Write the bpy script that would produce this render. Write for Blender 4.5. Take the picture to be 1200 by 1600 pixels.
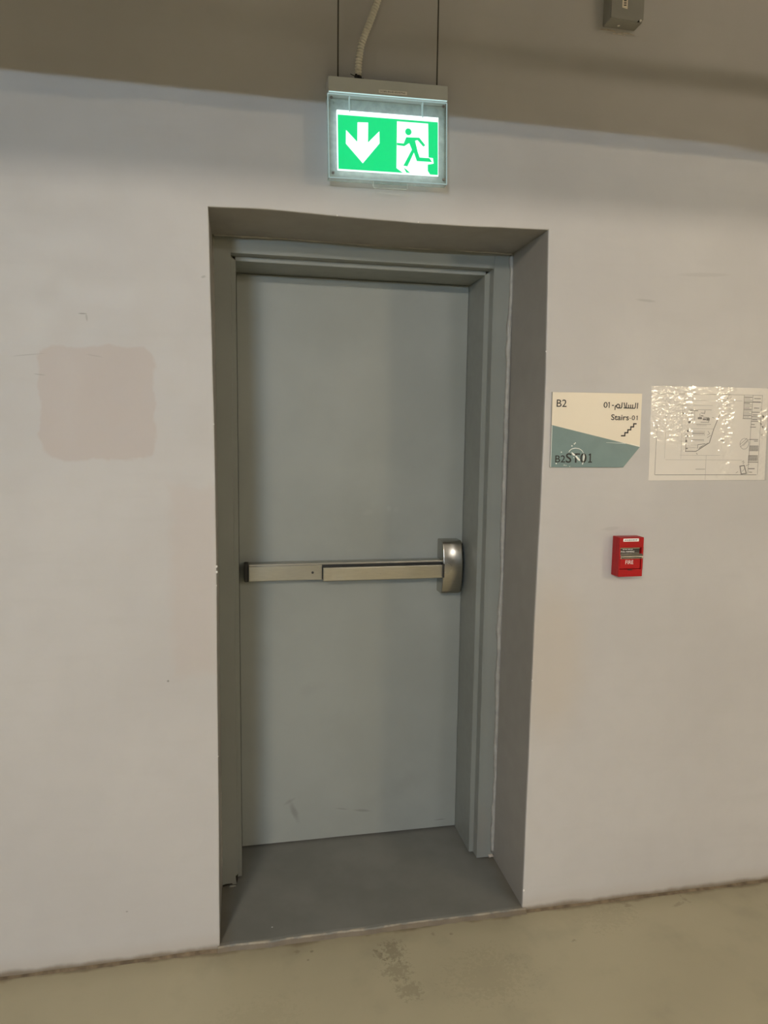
import bpy, bmesh, math, random
from mathutils import Vector, Matrix, noise as mnoise
random.seed(7)
for o in list(bpy.data.objects): bpy.data.objects.remove(o)
SC = bpy.context.scene
COL = SC.collection

# ------------------------------------------------------------------ camera
cam_d = bpy.data.cameras.new('camera'); cam = bpy.data.objects.new('camera', cam_d); COL.objects.link(cam)
R_ = Vector((0.98052834, -0.19594098, 0.01308862)); U_ = Vector((0.00949838, 0.11389291, 0.99344763)); F_ = Vector((0.1961478, 0.97397923, -0.11353634))
cam.matrix_world = Matrix(((R_.x, U_.x, -F_.x, 0.08406), (R_.y, U_.y, -F_.y, -2.10818), (R_.z, U_.z, -F_.z, 1.60743), (0, 0, 0, 1)))
cam_d.sensor_fit = 'VERTICAL'; cam_d.sensor_height = 36.0; cam_d.lens = 1108.0 / 1600.0 * 36.0
cam_d.clip_start = 0.02
SC.camera = cam

# ------------------------------------------------------------------ world, exposure, lamp settings
w = bpy.data.worlds.new('world'); SC.world = w; w.use_nodes = True
w.node_tree.nodes['Background'].inputs[0].default_value = (0.5, 0.5, 0.5, 1)
w.node_tree.nodes['Background'].inputs[1].default_value = 0.02
SC.view_settings.view_transform = 'Standard'; SC.view_settings.look = 'None'
SC.view_settings.exposure = 0.0; SC.view_settings.gamma = 1.0
SC.view_settings.use_curve_mapping = False
# lamps of the car park: (x, y, z, length, axis, colour, radiance, label)
COOL = (0.62, 0.81, 1.0); NEUTRAL = (1.0, 0.94, 0.88); WARM = (1.0, 0.855, 0.67); AMBER = (1.0, 0.80, 0.51)
LAMPS = [(-1.62, -6.2, 2.43, 0.6, 'x', COOL, 1270.0, 'low batten lamp facing the wall left of the door'),
         (2.25, -4.1, 2.86, 1.2, 'y', NEUTRAL, 260.0, 'high batten lamp hung nearest the door wall on the right'),
         (-1.3, -4.0, 2.86, 1.2, 'y', WARM, 800.0, 'high batten lamp hung nearest the door wall on the left'),
         (5.3, -5.6, 2.56, 0.6, 'x', AMBER, 1250.0, 'low batten lamp nearest the right side wall'),
         (1.9, -1.15, 3.08, 0.6, 'x', WARM, 21.0, 'small batten lamp fixed under the ceiling between duct and door wall')]

FLOOR_Z = -0.016
CEIL_Z = 3.25
DEPTH = 0.2918          # recess depth to the steel frame
LEAF_Y = 0.515

# ------------------------------------------------------------------ material helpers
class NT:
    def __init__(s, name):
        m = bpy.data.materials.new(name); m.use_nodes = True
        s.m = m; s.t = m.node_tree; s.t.nodes.clear()
        s.out = s.n('ShaderNodeOutputMaterial'); s.b = s.n('ShaderNodeBsdfPrincipled')
        s.l(s.b.outputs[0], s.out.inputs[0]); s.pos = s.n('ShaderNodeNewGeometry').outputs['Position']
    def n(s, t): return s.t.nodes.new(t)
    def l(s, a, b): s.t.links.new(a, b)
    def put(s, v, sock):
        if isinstance(v, (int, float)): sock.default_value = v
        elif isinstance(v, tuple): sock.default_value = (v + (1,))[:4] if sock.type == 'RGBA' else v
        else: s.l(v, sock)
    def math(s, op, a, b=0.0, c=None):
        q = s.n('ShaderNodeMath'); q.operation = op; s.put(a, q.inputs[0]); s.put(b, q.inputs[1])
        if c is not None: s.put(c, q.inputs[2])
        return q.outputs[0]
    def noise(s, scale, detail=3.0, rough=0.55, vec=None, dist=0.0):
        q = s.n('ShaderNodeTexNoise'); q.inputs['Scale'].default_value = scale; q.inputs['Detail'].default_value = detail
        q.inputs['Roughness'].default_value = rough; q.inputs['Distortion'].default_value = dist
        s.l(vec if vec is not None else s.pos, q.inputs['Vector']); return q.outputs[0]
    def ramp(s, v, a, b, lo=0.0, hi=1.0):
        q = s.n('ShaderNodeMapRange'); q.interpolation_type = 'SMOOTHSTEP'; s.put(v, q.inputs[0])
        q.inputs[1].default_value = a; q.inputs[2].default_value = b; q.inputs[3].default_value = lo; q.inputs[4].default_value = hi
        return q.outputs[0]
    def mix(s, f, a, b, mode='MIX'):
        q = s.n('ShaderNodeMix'); q.data_type = 'RGBA'; q.blend_type = mode
        s.put(f, q.inputs[0]); s.put(a, q.inputs[6]); s.put(b, q.inputs[7]); return q.outputs[2]
    def xyz(s):
        q = s.n('ShaderNodeSeparateXYZ'); s.l(s.pos, q.inputs[0]); return q.outputs
    def scaled(s, v):
        q = s.n('ShaderNodeVectorMath'); q.operation = 'MULTIPLY'; s.l(s.pos, q.inputs[0]); q.inputs[1].default_value = v; return q.outputs[0]
    def bump(s, h, strength, dist=0.002):
        q = s.n('ShaderNodeBump'); q.inputs['Strength'].default_value = strength; q.inputs['Distance'].default_value = dist
        s.l(h, q.inputs['Height']); s.l(q.outputs[0], s.b.inputs['Normal'])
    def set(s, color=None, rough=None, metal=None, spec=None):
        if color is not None: s.put(color, s.b.inputs['Base Color'])
        if rough is not None: s.put(rough, s.b.inputs['Roughness'])
        if metal is not None: s.put(metal, s.b.inputs['Metallic'])
        if spec is not None: s.put(spec, s.b.inputs['Specular IOR Level'])
        return s
    def ell(s, a, b, ca, cb, ra, rb, rot=0.0, warp=None, amt=0.0, soft=0.5):
        """mask of an ellipse on coordinates a, b (sockets)"""
        da = s.math('SUBTRACT', a, ca); db = s.math('SUBTRACT', b, cb)
        c, si = math.cos(rot), math.sin(rot)
        u = s.math('DIVIDE', s.math('ADD', s.math('MULTIPLY', da, c), s.math('MULTIPLY', db, si)), ra)
        v = s.math('DIVIDE', s.math('SUBTRACT', s.math('MULTIPLY', db, c), s.math('MULTIPLY', da, si)), rb)
        d = s.math('SQRT', s.math('ADD', s.math('MULTIPLY', u, u), s.math('MULTIPLY', v, v)))
        if warp is not None: d = s.math('ADD', d, s.math('MULTIPLY', s.math('SUBTRACT', warp, 0.5), amt))
        return s.ramp(d, 1.0 - soft, 1.0 + soft, 1.0, 0.0)
    def squircle(s, a, b, ca, cb, ha, hb, warp, amt, soft):
        u = s.math('POWER', s.math('ABSOLUTE', s.math('DIVIDE', s.math('SUBTRACT', a, ca), ha)), 7.0)
        v = s.math('POWER', s.math('ABSOLUTE', s.math('DIVIDE', s.math('SUBTRACT', b, cb), hb)), 7.0)
        d = s.math('POWER', s.math('ADD', u, v), 1.0 / 7.0)
        d = s.math('ADD', d, s.math('MULTIPLY', s.math('SUBTRACT', warp, 0.5), amt))
        return s.ramp(d, 1.0 - soft, 1.0 + soft, 1.0, 0.0)
    def rect(s, a, b, ca, cb, ha, hb, warp=None, amt=0.0, soft=0.03):
        da = s.math('SUBTRACT', s.math('ABSOLUTE', s.math('SUBTRACT', a, ca)), ha)
        db = s.math('SUBTRACT', s.math('ABSOLUTE', s.math('SUBTRACT', b, cb)), hb)
        d = s.math('MAXIMUM', da, db)
        if warp is not None: d = s.math('ADD', d, s.math('MULTIPLY', s.math('SUBTRACT', warp, 0.5), amt))
        return s.ramp(d, -soft, soft, 1.0, 0.0)

def plain(name, col, rough=0.5, metal=0.0, var=0.06, scale=9.0, spec=0.5):
    t = NT(name); nz = t.noise(scale)
    c = t.mix(t.ramp(nz, 0.3, 0.7), tuple(x * (1 - var) for x in col), tuple(min(1, x * (1 + var)) for x in col))
    return t.set(c, rough, metal, spec).m

def emit(name, col, strength):
    t = NT(name); t.set((0.02, 0.02, 0.02), 0.5)
    t.b.inputs['Emission Color'].default_value = col + (1,); t.b.inputs['Emission Strength'].default_value = strength
    return t.m

def clear(name, tint, gloss, rough):
    """thin clear plastic: straight-through light plus a Fresnel surface reflection"""
    t = NT(name); t.t.nodes.remove(t.b)
    tr = t.n('ShaderNodeBsdfTransparent'); tr.inputs[0].default_value = tint + (1,)
    gl = t.n('ShaderNodeBsdfGlossy'); gl.inputs['Roughness'].default_value = rough
    fr = t.n('ShaderNodeFresnel'); fr.inputs[0].default_value = 1.45
    f = t.math('MULTIPLY', fr.outputs[0], gloss)
    mx = t.n('ShaderNodeMixShader'); t.l(f, mx.inputs[0]); t.l(tr.outputs[0], mx.inputs[1]); t.l(gl.outputs[0], mx.inputs[2])
    t.l(mx.outputs[0], t.out.inputs[0]); return t.m

# ------------------------------------------------------------------ materials
def wall_mat():
    t = NT('wall_paint'); x, y, z = t.xyz()
    big = t.noise(1.6, 3); fine = t.noise(14.0, 4); rag = t.noise(38.0, 3)
    c = t.mix(t.ramp(big, 0.3, 0.7), (0.500, 0.485, 0.475), (0.545, 0.530, 0.518))
    c = t.mix(t.math('MULTIPLY', t.ramp(fine, 0.4, 0.75), 0.18), c, (0.47, 0.455, 0.44))
    streak = t.noise(3.0, 4, vec=t.scaled((1.0, 1.0, 9.0)))
    c = t.mix(t.math('MULTIPLY', t.ramp(streak, 0.5, 0.75), 0.16), c, (0.46, 0.445, 0.43))
    front = t.ramp(y, 0.002, 0.006, 1.0, 0.0)
    # retouched squares of a slightly different paint, then a painted warm glow
    rg2 = t.noise(16.0, 2)
    p1 = t.squircle(x, z, -0.305, 1.672, 0.152, 0.156, t.noise(13.0, 3), 0.34, 0.035)
    c = t.mix(t.math('MULTIPLY', t.math('MULTIPLY', p1, 0.66), front), c, (0.475, 0.415, 0.385))
    p2 = t.rect(x, z, -0.055, 1.16, 0.065, 0.28, rg2, 0.05, 0.02)
    c = t.mix(t.math('MULTIPLY', t.math('MULTIPLY', p2, 0.38), front), c, (0.50, 0.435, 0.40))
    p3 = t.ell(x, z, 1.08, 0.86, 0.10, 0.24, 0.0, big, 0.8, 0.6)  # warm light beside the opening, painted in as a soft ellipse
    c = t.mix(t.math('MULTIPLY', t.math('MULTIPLY', p3, 0.30), front), c, (0.53, 0.44, 0.32))
    # scuffs
    for (cx, cz, rx, rz, rot, f) in [(-0.338, 1.915, 0.010, 0.0018, 0.0, .5), (-0.328, 1.905, 0.0025, 0.009, 0.1, .3), (-0.48, 1.80, 0.035, 0.0015, 0.12, .25),
                                     (-0.455, 1.748, 0.014, 0.0016, -0.1, .3), (-0.31, 1.803, 0.02, 0.0012, -.15, .22), (-0.016, 2.03, 0.006, 0.003, 0.3, .35),
                                     (1.35, 2.03, 0.03, 0.004, -0.05, .22), (-0.135, 0.865, 0.003, 0.003, 0, .7), (-0.27, 0.15, 0.003, 0.002, 0, .5),
                                     (1.27, 1.30, 0.03, 0.006, 0.1, .14), (1.55, 2.12, 0.08, 0.006, 0.05, .12), (1.22, 2.806, 0.05, 0.004, 0, .25)]:
        c = t.mix(t.math('MULTIPLY', t.ell(x, z, cx, cz, rx, rz, rot, rag, 0.8, 0.4), f), c, (0.16, 0.15, 0.13))
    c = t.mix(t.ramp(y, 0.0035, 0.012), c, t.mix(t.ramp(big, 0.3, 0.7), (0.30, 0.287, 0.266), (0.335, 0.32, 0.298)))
    # grime along the floor line
    h = t.math('ADD', z, t.math('MULTIPLY', t.math('SUBTRACT', t.noise(9.0, 4), 0.5), 0.03))
    g = t.ramp(h, -0.010, 0.010, 1.0, 0.0); g2 = t.ramp(h, -0.02, 0.06, 1.0, 0.0)
    c = t.mix(t.math('MULTIPLY', t.math('MULTIPLY', g2, 0.30), front), c, (0.36, 0.29, 0.20))
    c = t.mix(t.math('MULTIPLY', t.math('MULTIPLY', g, 0.75), front), c, (0.15, 0.11, 0.065))
    t.set(c, t.ramp(fine, 0.2, 0.8, 0.42, 0.6), spec=0.35)
    t.bump(t.math('ADD', t.math('MULTIPLY', t.noise(5.0, 3), 1.0), t.math('MULTIPLY', rag, 0.12)), 0.25, 0.006)
    return t.m
def floor_mat():
    t = NT('floor_epoxy'); x, y, z = t.xyz()
    big = t.noise(1.3, 4); mid = t.noise(6.0, 4); rag = t.noise(30.0, 4); rag2 = t.noise(85.0, 4, 0.65)
    c = t.mix(t.ramp(big, 0.3, 0.7), (0.400, 0.362, 0.250), (0.450, 0.410, 0.285))
    c = t.mix(t.math('MULTIPLY', t.ramp(mid, 0.5, 0.8), 0.30), c, (0.25, 0.23, 0.17))
    # dirt gathered against the wall
    d = t.math('ADD', y, t.math('MULTIPLY', t.math('SUBTRACT', mid, 0.5), 0.07))
    c = t.mix(t.math('MULTIPLY', t.ramp(d, -0.022, -0.004), 0.6), c, (0.14, 0.105, 0.065))
    c = t.mix(t.math('MULTIPLY', t.ramp(d, -0.10, -0.01), 0.22), c, (0.20, 0.16, 0.10))
    sp = [(0.535, -0.10, 0.03, 0.035, .7), (0.49, -0.11, 0.012, 0.02, .6), (0.53, -0.18, 0.035, 0.03, .55), (0.55, -0.26, 0.03, 0.03, .5), (0.24, -0.05, 0.007, 0.007, .6),
          (0.285, -0.055, 0.004, 0.004, .8), (0.27, -0.09, 0.003, 0.003, .8), (0.68, -0.05, 0.006, 0.007, .5), (0.74, -0.06, 0.006, 0.004, .6), (1.12, -0.16, 0.008, 0.005, .6), (1.30, -0.08, 0.08, 0.04, .18),
          (1.56, -0.06, 0.02, 0.006, .5), (1.60, -0.04, 0.006, 0.02, .5), (1.9, -0.12, 0.03, 0.01, .4), (1.38, -0.03, 0.012, 0.012, .5), (0.80, -0.25, 0.1, 0.08, .2), (0.1, -0.3, 0.1, 0.06, .12)]
    for cx, cy, rx, ry, f in sp:
        c = t.mix(t.math('MULTIPLY', t.ell(x, y, cx, cy, rx, ry, 0.3, rag2, 5.0, 0.45), f * 0.6), c, (0.13, 0.105, 0.065))
    t.set(c, t.ramp(mid, 0.2, 0.8, 0.38, 0.55), spec=0.45)
    t.bump(rag, 0.08, 0.002); return t.m
def threshold_mat():
    t = NT('threshold_paint'); x, y, z = t.xyz()
    nz = t.noise(4.0, 4); rag = t.noise(40.0, 3)
    c = t.mix(t.ramp(nz, 0.3, 0.7), (0.165, 0.168, 0.155), (0.205, 0.205, 0.192))
    brk = t.ramp(t.noise(13.0, 4), 0.42, 0.58)
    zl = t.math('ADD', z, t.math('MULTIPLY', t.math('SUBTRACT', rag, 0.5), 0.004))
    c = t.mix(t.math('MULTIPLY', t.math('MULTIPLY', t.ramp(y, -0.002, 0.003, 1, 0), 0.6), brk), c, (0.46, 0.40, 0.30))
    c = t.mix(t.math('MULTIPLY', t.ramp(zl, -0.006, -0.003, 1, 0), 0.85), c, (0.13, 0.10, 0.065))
    # browner and darker along both side edges
    ed = t.math('ADD', t.math('MINIMUM', x, t.math('SUBTRACT', 1.01, x)), t.math('MULTIPLY', t.math('SUBTRACT', nz, 0.5), 0.10))
    c = t.mix(t.math('MULTIPLY', t.ramp(ed, 0.0, 0.05, 1, 0), 0.35), c, (0.14, 0.10, 0.05))
    c = t.mix(t.ell(x, y, 0.167, 0.055, 0.0025, 0.0025), c, (0.6, 0.6, 0.58))
    return t.set(c, 0.55, spec=0.4).m
def door_mat(name, base, marks=()):
    t = NT(name); x, y, z = t.xyz()
    nz = t.noise(2.6, 4); fine = t.noise(26.0, 4)
    c = t.mix(t.ramp(nz, 0.3, 0.7), tuple(v * 0.94 for v in base), tuple(v * 1.05 for v in base))
    for cx, cz, rx, rz, rot, f, col in marks:
        c = t.mix(t.math('MULTIPLY', t.ell(x, z, cx, cz, rx, rz, rot, fine, 1.6, 0.8), f * 0.8), c, col)
    t.set(c, t.ramp(fine, 0.2, 0.8, 0.36, 0.48), spec=0.4); t.bump(fine, 0.05, 0.001); return t.m

DK = (0.12, 0.12, 0.11); LT = (0.36, 0.37, 0.36)
M = {}
M['wall'] = wall_mat(); M['floor'] = floor_mat(); M['threshold'] = threshold_mat()
M['leaf'] = door_mat('door_leaf_paint', (0.295, 0.315, 0.298), [(0.27, 0.135, 0.009, 0.035, 0.35, .5, DK), (0.255, 0.175, 0.018, 0.005, 0.5, .3, DK), (0.54, 0.11, 0.03, 0.004, -0.15, .5, DK), (0.46, 0.125, 0.02, 0.003, -0.2, .4, DK),
                 (0.55, 1.30, 0.018, 0.008, 0.2, .3, LT), (0.63, 1.315, 0.007, 0.009, 0.2, .45, LT), (0.66, 1.31, 0.008, 0.010, 0.0, .3, LT), (0.55, 1.2, 0.12, 0.12, 0.0, .12, DK), (0.5, 1.75, 0.2, 0.3, 0.3, .08, LT), (0.86, 0.04, 0.02, 0.002, 0, .6, DK),
                 (0.33, 0.62, 0.04, 0.02, 0.4, .10, DK), (0.7, 0.2, 0.1, 0.03, 0.4, .12, DK)])
M['frame'] = door_mat('door_frame_paint', (0.262, 0.278, 0.262), [(0.965, 0.9, 0.01, 0.5, 0, .1, LT), (0.96, 0.1, 0.02, 0.1, 0, .3, (0.33, 0.28, 0.25))])
M['sealant'] = plain('frame_sealant', (0.36, 0.355, 0.335), 0.6, var=0.12, scale=30)
M['plaster'] = plain('bare_plaster', (0.82, 0.80, 0.76), 0.8, var=0.05)
M['gap'] = plain('dark_gap', (0.02, 0.018, 0.014), 0.9)
def steel(name, col, rough):
    t = NT(name); st = t.noise(60.0, 3, vec=t.scaled((0.6, 6.0, 14.0)))
    c = t.mix(t.ramp(st, 0.3, 0.7), tuple(v * 0.93 for v in col), tuple(min(1, v * 1.05) for v in col))
    sm = t.noise(7.0, 3)
    t.set(c, t.ramp(sm, 0.3, 0.7, rough, rough + 0.1), 1.0); return t.m
M['steel'] = steel('brushed_stainless_steel', (0.45, 0.435, 0.385), 0.27)
M['steel_case'] = steel('polished_steel_case', (0.43, 0.415, 0.37), 0.19)
M['steel_pad'] = steel('satin_steel_pad', (0.53, 0.50, 0.41), 0.32)
M['black'] = plain('black_plastic', (0.012, 0.012, 0.012), 0.45)
M['rod'] = plain('dark_rod', (0.05, 0.045, 0.035), 0.5)
M['sign_case'] = plain('sign_case_metal', (0.60, 0.63, 0.63), 0.45, var=0.03)
M['sticker'] = plain('paper_sticker', (0.92, 0.92, 0.91), 0.6, var=0.03)
M['ink'] = plain('printed_ink', (0.015, 0.014, 0.013), 0.5)
M['grey_ink'] = plain('thin_grey_ink', (0.20, 0.19, 0.18), 0.6)
M['pale_ink'] = plain('pale_grey_ink', (0.42, 0.40, 0.37), 0.6)
M['green'] = emit('lit_green_print', (0.0, 0.83, 0.25), 1.0)
M['white_lit'] = emit('lit_white_panel', (0.90, 1.0, 0.98), 1.7)
M['acrylic'] = clear('clear_acrylic', (0.95, 0.98, 0.975), 0.6, 0.05)
def milky():
    t = NT('frosted_acrylic'); t.t.nodes.remove(t.b)
    tr = t.n('ShaderNodeBsdfTransparent'); tr.inputs[0].default_value = (0.95, 0.98, 0.97, 1)
    df = t.n('ShaderNodeBsdfDiffuse'); df.inputs[0].default_value = (0.72, 0.78, 0.76, 1)
    mx = t.n('ShaderNodeMixShader'); t.l(t.ramp(t.noise(45.0, 3), 0.3, 0.7, 0.36, 0.48), mx.inputs[0]); t.l(tr.outputs[0], mx.inputs[1]); t.l(df.outputs[0], mx.inputs[2])
    t.l(mx.outputs[0], t.out.inputs[0]); return t.m
M['frosted'] = milky()
M['acrylic_edge'] = emit('edge_lit_acrylic', (0.62, 0.84, 0.82), 0.50)
M['clear_edge'] = clear('clear_plastic_edge', (0.80, 0.84, 0.82), 1.6, 0.15)
M['glow_edge'] = emit('lit_acrylic_edge', (0.66, 0.97, 0.95), 0.85)
M['conduit'] = plain('galvanised_conduit', (0.70, 0.67, 0.59), 0.5, 0.0, var=0.04, scale=30)
M['screw'] = plain('screw_steel', (0.35, 0.34, 0.32), 0.35, 0.9)
M['cream'] = plain('cream_sign_face', (0.80, 0.72, 0.585), 0.38, var=0.015, scale=4)
M['teal'] = plain('teal_sign_face', (0.185, 0.265, 0.262), 0.28, var=0.05, scale=14)
M['edge_grey'] = plain('sign_edge', (0.42, 0.40, 0.36), 0.5)
M['glare_mark'] = plain('white_glare_and_scratches', (0.86, 0.87, 0.82), 0.5)  # off-white that paints the film glare; scratches share it
M['paper'] = plain('white_paper', (0.80, 0.755, 0.70), 0.7, var=0.02, scale=5)
M['sleeve'] = clear('plastic_sleeve', (0.98, 0.98, 0.975), 0.85, 0.12)
M['red'] = plain('red_enamel', (0.39, 0.011, 0.013), 0.40, var=0.05, spec=0.25)
M['white'] = plain('white_print', (0.85, 0.83, 0.80), 0.5)
M['chrome'] = plain('polished_metal', (0.85, 0.83, 0.78), 0.16, 1.0, var=0.03)
M['dark_handle'] = plain('dark_handle_metal', (0.045, 0.04, 0.036), 0.3, var=0.1)
M['jbox'] = plain('grey_box_enamel', (0.30, 0.295, 0.265), 0.5, var=0.05)
M['duct'] = plain('galvanised_duct', (0.45, 0.45, 0.44), 0.4, 0.6)
M['concrete'] = plain('painted_concrete', (0.20, 0.19, 0.175), 0.7, var=0.08, scale=2)
M['ceil'] = plain('ceiling_paint', (0.29, 0.27, 0.245), 0.8, var=0.06, scale=2)
M['lampbody'] = plain('lamp_body', (0.7, 0.7, 0.68), 0.4)

# ------------------------------------------------------------------ mesh helpers (all coordinates in metres, world space)
def box(bm, x0, x1, y0, y1, z0, z1, bev=0.0, seg=2):
    r = bmesh.ops.create_cube(bm, size=1.0); vs = r['verts']
    for v in vs: v.co = Vector(((x0 + x1) / 2 + v.co.x * (x1 - x0), (y0 + y1) / 2 + v.co.y * (y1 - y0), (z0 + z1) / 2 + v.co.z * (z1 - z0)))
    if bev > 0:
        es = list({e for v in vs for e in v.link_edges})
        bmesh.ops.bevel(bm, geom=es, offset=bev, segments=seg, affect='EDGES', profile=0.5)
def prism(bm, pts, y0, y1):
    """polygon given in x, z extruded from y0 (front) to y1"""
    a = [bm.verts.new((x, y0, z)) for x, z in pts]; b = [bm.verts.new((x, y1, z)) for x, z in pts]
    n = len(pts); bm.faces.new(a); bm.faces.new(b[::-1])
    for i in range(n): bm.faces.new((a[i], b[i], b[(i + 1) % n], a[(i + 1) % n]))
def ring_tube(bm, path, radii, seg=10, cap=True):
    rings = []; P = [Vector(p) for p in path]; ref = None
    for i, p in enumerate(P):
        d = (P[min(i + 1, len(P) - 1)] - P[max(i - 1, 0)]).normalized()
        if ref is None: ref = Vector((1, 0, 0)) if abs(d.x) < 0.9 else Vector((0, 1, 0))
        a = d.cross(ref).normalized(); b = d.cross(a).normalized(); ref = -b if False else ref
        rr = radii[i] if isinstance(radii, (list, tuple)) else radii
        rings.append([bm.verts.new(p + a * rr * math.cos(2 * math.pi * k / seg) + b * rr * math.sin(2 * math.pi * k / seg)) for k in range(seg)])
    for i in range(len(rings) - 1):
        for k in range(seg): bm.faces.new((rings[i][k], rings[i][(k + 1) % seg], rings[i + 1][(k + 1) % seg], rings[i + 1][k]))
    if cap: bm.faces.new(rings[0][::-1]); bm.faces.new(rings[-1])
def disc(bm, x, z, r, y0, y1, seg=14): prism(bm, [(x + r * math.cos(2 * math.pi * k / seg), z + r * math.sin(2 * math.pi * k / seg)) for k in range(seg)], y0, y1)
def ribbon(bm, pts, wd, y0, y1=None, closed=False):
    """flat stroke through x, z points with mitred corners"""
    if y1 is None: y1 = y0 + 0.0003
    P = [Vector((a, b)) for a, b in pts]; n = len(P)
    W = wd if isinstance(wd, (list, tuple)) else [wd] * n
    L, Rr = [], []
    for i in range(n):
        if closed: d0 = (P[i] - P[i - 1]).normalized(); d1 = (P[(i + 1) % n] - P[i]).normalized()
        else:
            d1 = (P[min(i + 1, n - 1)] - P[min(i, n - 2)]).normalized(); d0 = (P[max(i, 1)] - P[max(i - 1, 0)]).normalized()
        m = d0 + d1
        m = m.normalized() if m.length > 1e-5 else d0
        nrm = Vector((-m.y, m.x)); k = W[i] / 2 / max(0.5, abs(m.dot(d0)))
        L.append(P[i] + nrm * k); Rr.append(P[i] - nrm * k)
    va = [[bm.verts.new((q.x, y, q.y)) for q in S] for y in (y0, y1) for S in (L, Rr)]
    rng = range(n) if closed else range(n - 1)
    for i in rng:
        j = (i + 1) % n
        bm.faces.new((va[0][i], va[0][j], va[1][j], va[1][i])); bm.faces.new((va[2][i], va[3][i], va[3][j], va[2][j]))
        bm.faces.new((va[0][i], va[2][i], va[2][j], va[0][j])); bm.faces.new((va[1][i], va[1][j], va[3][j], va[3][i]))
def text(bm, s, x0, x1, z0, z1, y, thick=0.0003, bold=0.0, fn=None):
    """lettering fitted to the box x0..x1, z0..z1 of the plane y"""
    cu = bpy.data.curves.new('lettering', 'FONT'); cu.body = s; cu.size = 1.0; cu.offset = bold; cu.resolution_u = 4
    o = bpy.data.objects.new('lettering', cu); COL.objects.link(o)
    bpy.context.view_layer.update(); dg = bpy.context.evaluated_depsgraph_get()
    me = bpy.data.meshes.new_from_object(o.evaluated_get(dg)); bpy.data.objects.remove(o); bpy.data.curves.remove(cu)
    xs = [v.co.x for v in me.vertices]; ys = [v.co.y for v in me.vertices]
    ax, bx, ay, by = min(xs), max(xs), min(ys), max(ys)
    vs = []
    for v in me.vertices:
        X = x0 + (v.co.x - ax) / (bx - ax) * (x1 - x0); Z = z0 + (v.co.y - ay) / (by - ay) * (z1 - z0)
        vs.append(bm.verts.new(fn(X, Z) if fn else (X, y, Z)))
    fs = []
    for p in me.polygons:
        try: fs.append(bm.faces.new([vs[i] for i in p.vertices]))
        except ValueError: pass
    bpy.data.meshes.remove(me)

def obj(name, bm, mat, parent=None, smooth=False, mats=None):
    me = bpy.data.meshes.new(name)
    bmesh.ops.recalc_face_normals(bm, faces=bm.faces[:])
    if parent is not None:
        p = parent; off = Vector((0, 0, 0))
        while p is not None: off += p.location; p = p.parent
        bmesh.ops.translate(bm, verts=bm.verts[:], vec=-off)
    bm.to_mesh(me); bm.free()
    for m in (mats or [mat]): me.materials.append(M[m])
    if smooth:
        for p in me.polygons: p.use_smooth = True
    o = bpy.data.objects.new(name, me); COL.objects.link(o)
    if parent is not None: o.parent = parent
    return o
def tag(o, label, cat=None, kind=None, group=None):
    o['label'] = label
    if cat: o['category'] = cat
    if kind: o['kind'] = kind
    if group: o['group'] = group
    return o
def thing(name, loc, label, cat, kind=None, group=None):
    o = bpy.data.objects.new(name, None); COL.objects.link(o); o.location = loc; o.empty_display_size = 0.05
    return tag(o, label, cat, kind, group)
def B(): return bmesh.new()
def part(name, mat, parent, fn, smooth=False, label=None):
    bm = B(); fn(bm); o = obj(name, bm, mat, parent, smooth)
    if label: o['label'] = label
    return o

# ------------------------------------------------------------------ the setting
X0, X1, Y1 = -9.0, 10.0, -15.0
LIN = [(0.000, 2.220), (0.148, 2.2235), (0.256, 2.222), (0.364, 2.219), (0.497, 2.217), (0.613, 2.216), (0.724, 2.217), (0.871, 2.2215), (1.010, 2.224)]
LEFT = [(0.003, 2.018), (0.007, 1.662), (0.009, 1.253), (0.0065, 0.786), (0.005, 0.377), (0.002, -0.03)]
RIGHT = [(1.0145, 1.994), (1.019, 1.720), (1.018, 1.398), (1.0135, 1.022), (1.0105, 0.654), (1.0095, 0.296), (1.0075, -0.03)]
def sub(pts, n=4):
    """smooth refinement of an open chain (Catmull-Rom)"""
    out = []
    for i in range(len(pts) - 1):
        p0, p1, p2, p3 = (Vector(pts[max(i - 1, 0)]), Vector(pts[i]), Vector(pts[i + 1]), Vector(pts[min(i + 2, len(pts) - 1)]))
        for k in range(n):
            u = k / n
            q = 0.5 * ((2 * p1) + (p2 - p0) * u + (2 * p0 - 5 * p1 + 4 * p2 - p3) * u * u + (3 * p1 - p0 - 3 * p2 + p3) * u ** 3)
            out.append((q.x, q.y))
    out.append(tuple(pts[-1])); return out
lch = sub([LIN[0]] + LEFT, 6)[::-1]       # bottom-left up to the top-left corner
tch = sub(LIN, 4); rch = sub([LIN[-1]] + RIGHT, 6)
chain = lch + tch[1:] + rch[1:]           # left bottom -> top -> right bottom
def jit(i, s): return (mnoise.noise(Vector((i * 0.37, s, 0.0)))) * 0.0012
chain = [(x + jit(i, 1.3), z + jit(i, 7.7)) for i, (x, z) in enumerate(chain)]

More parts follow.
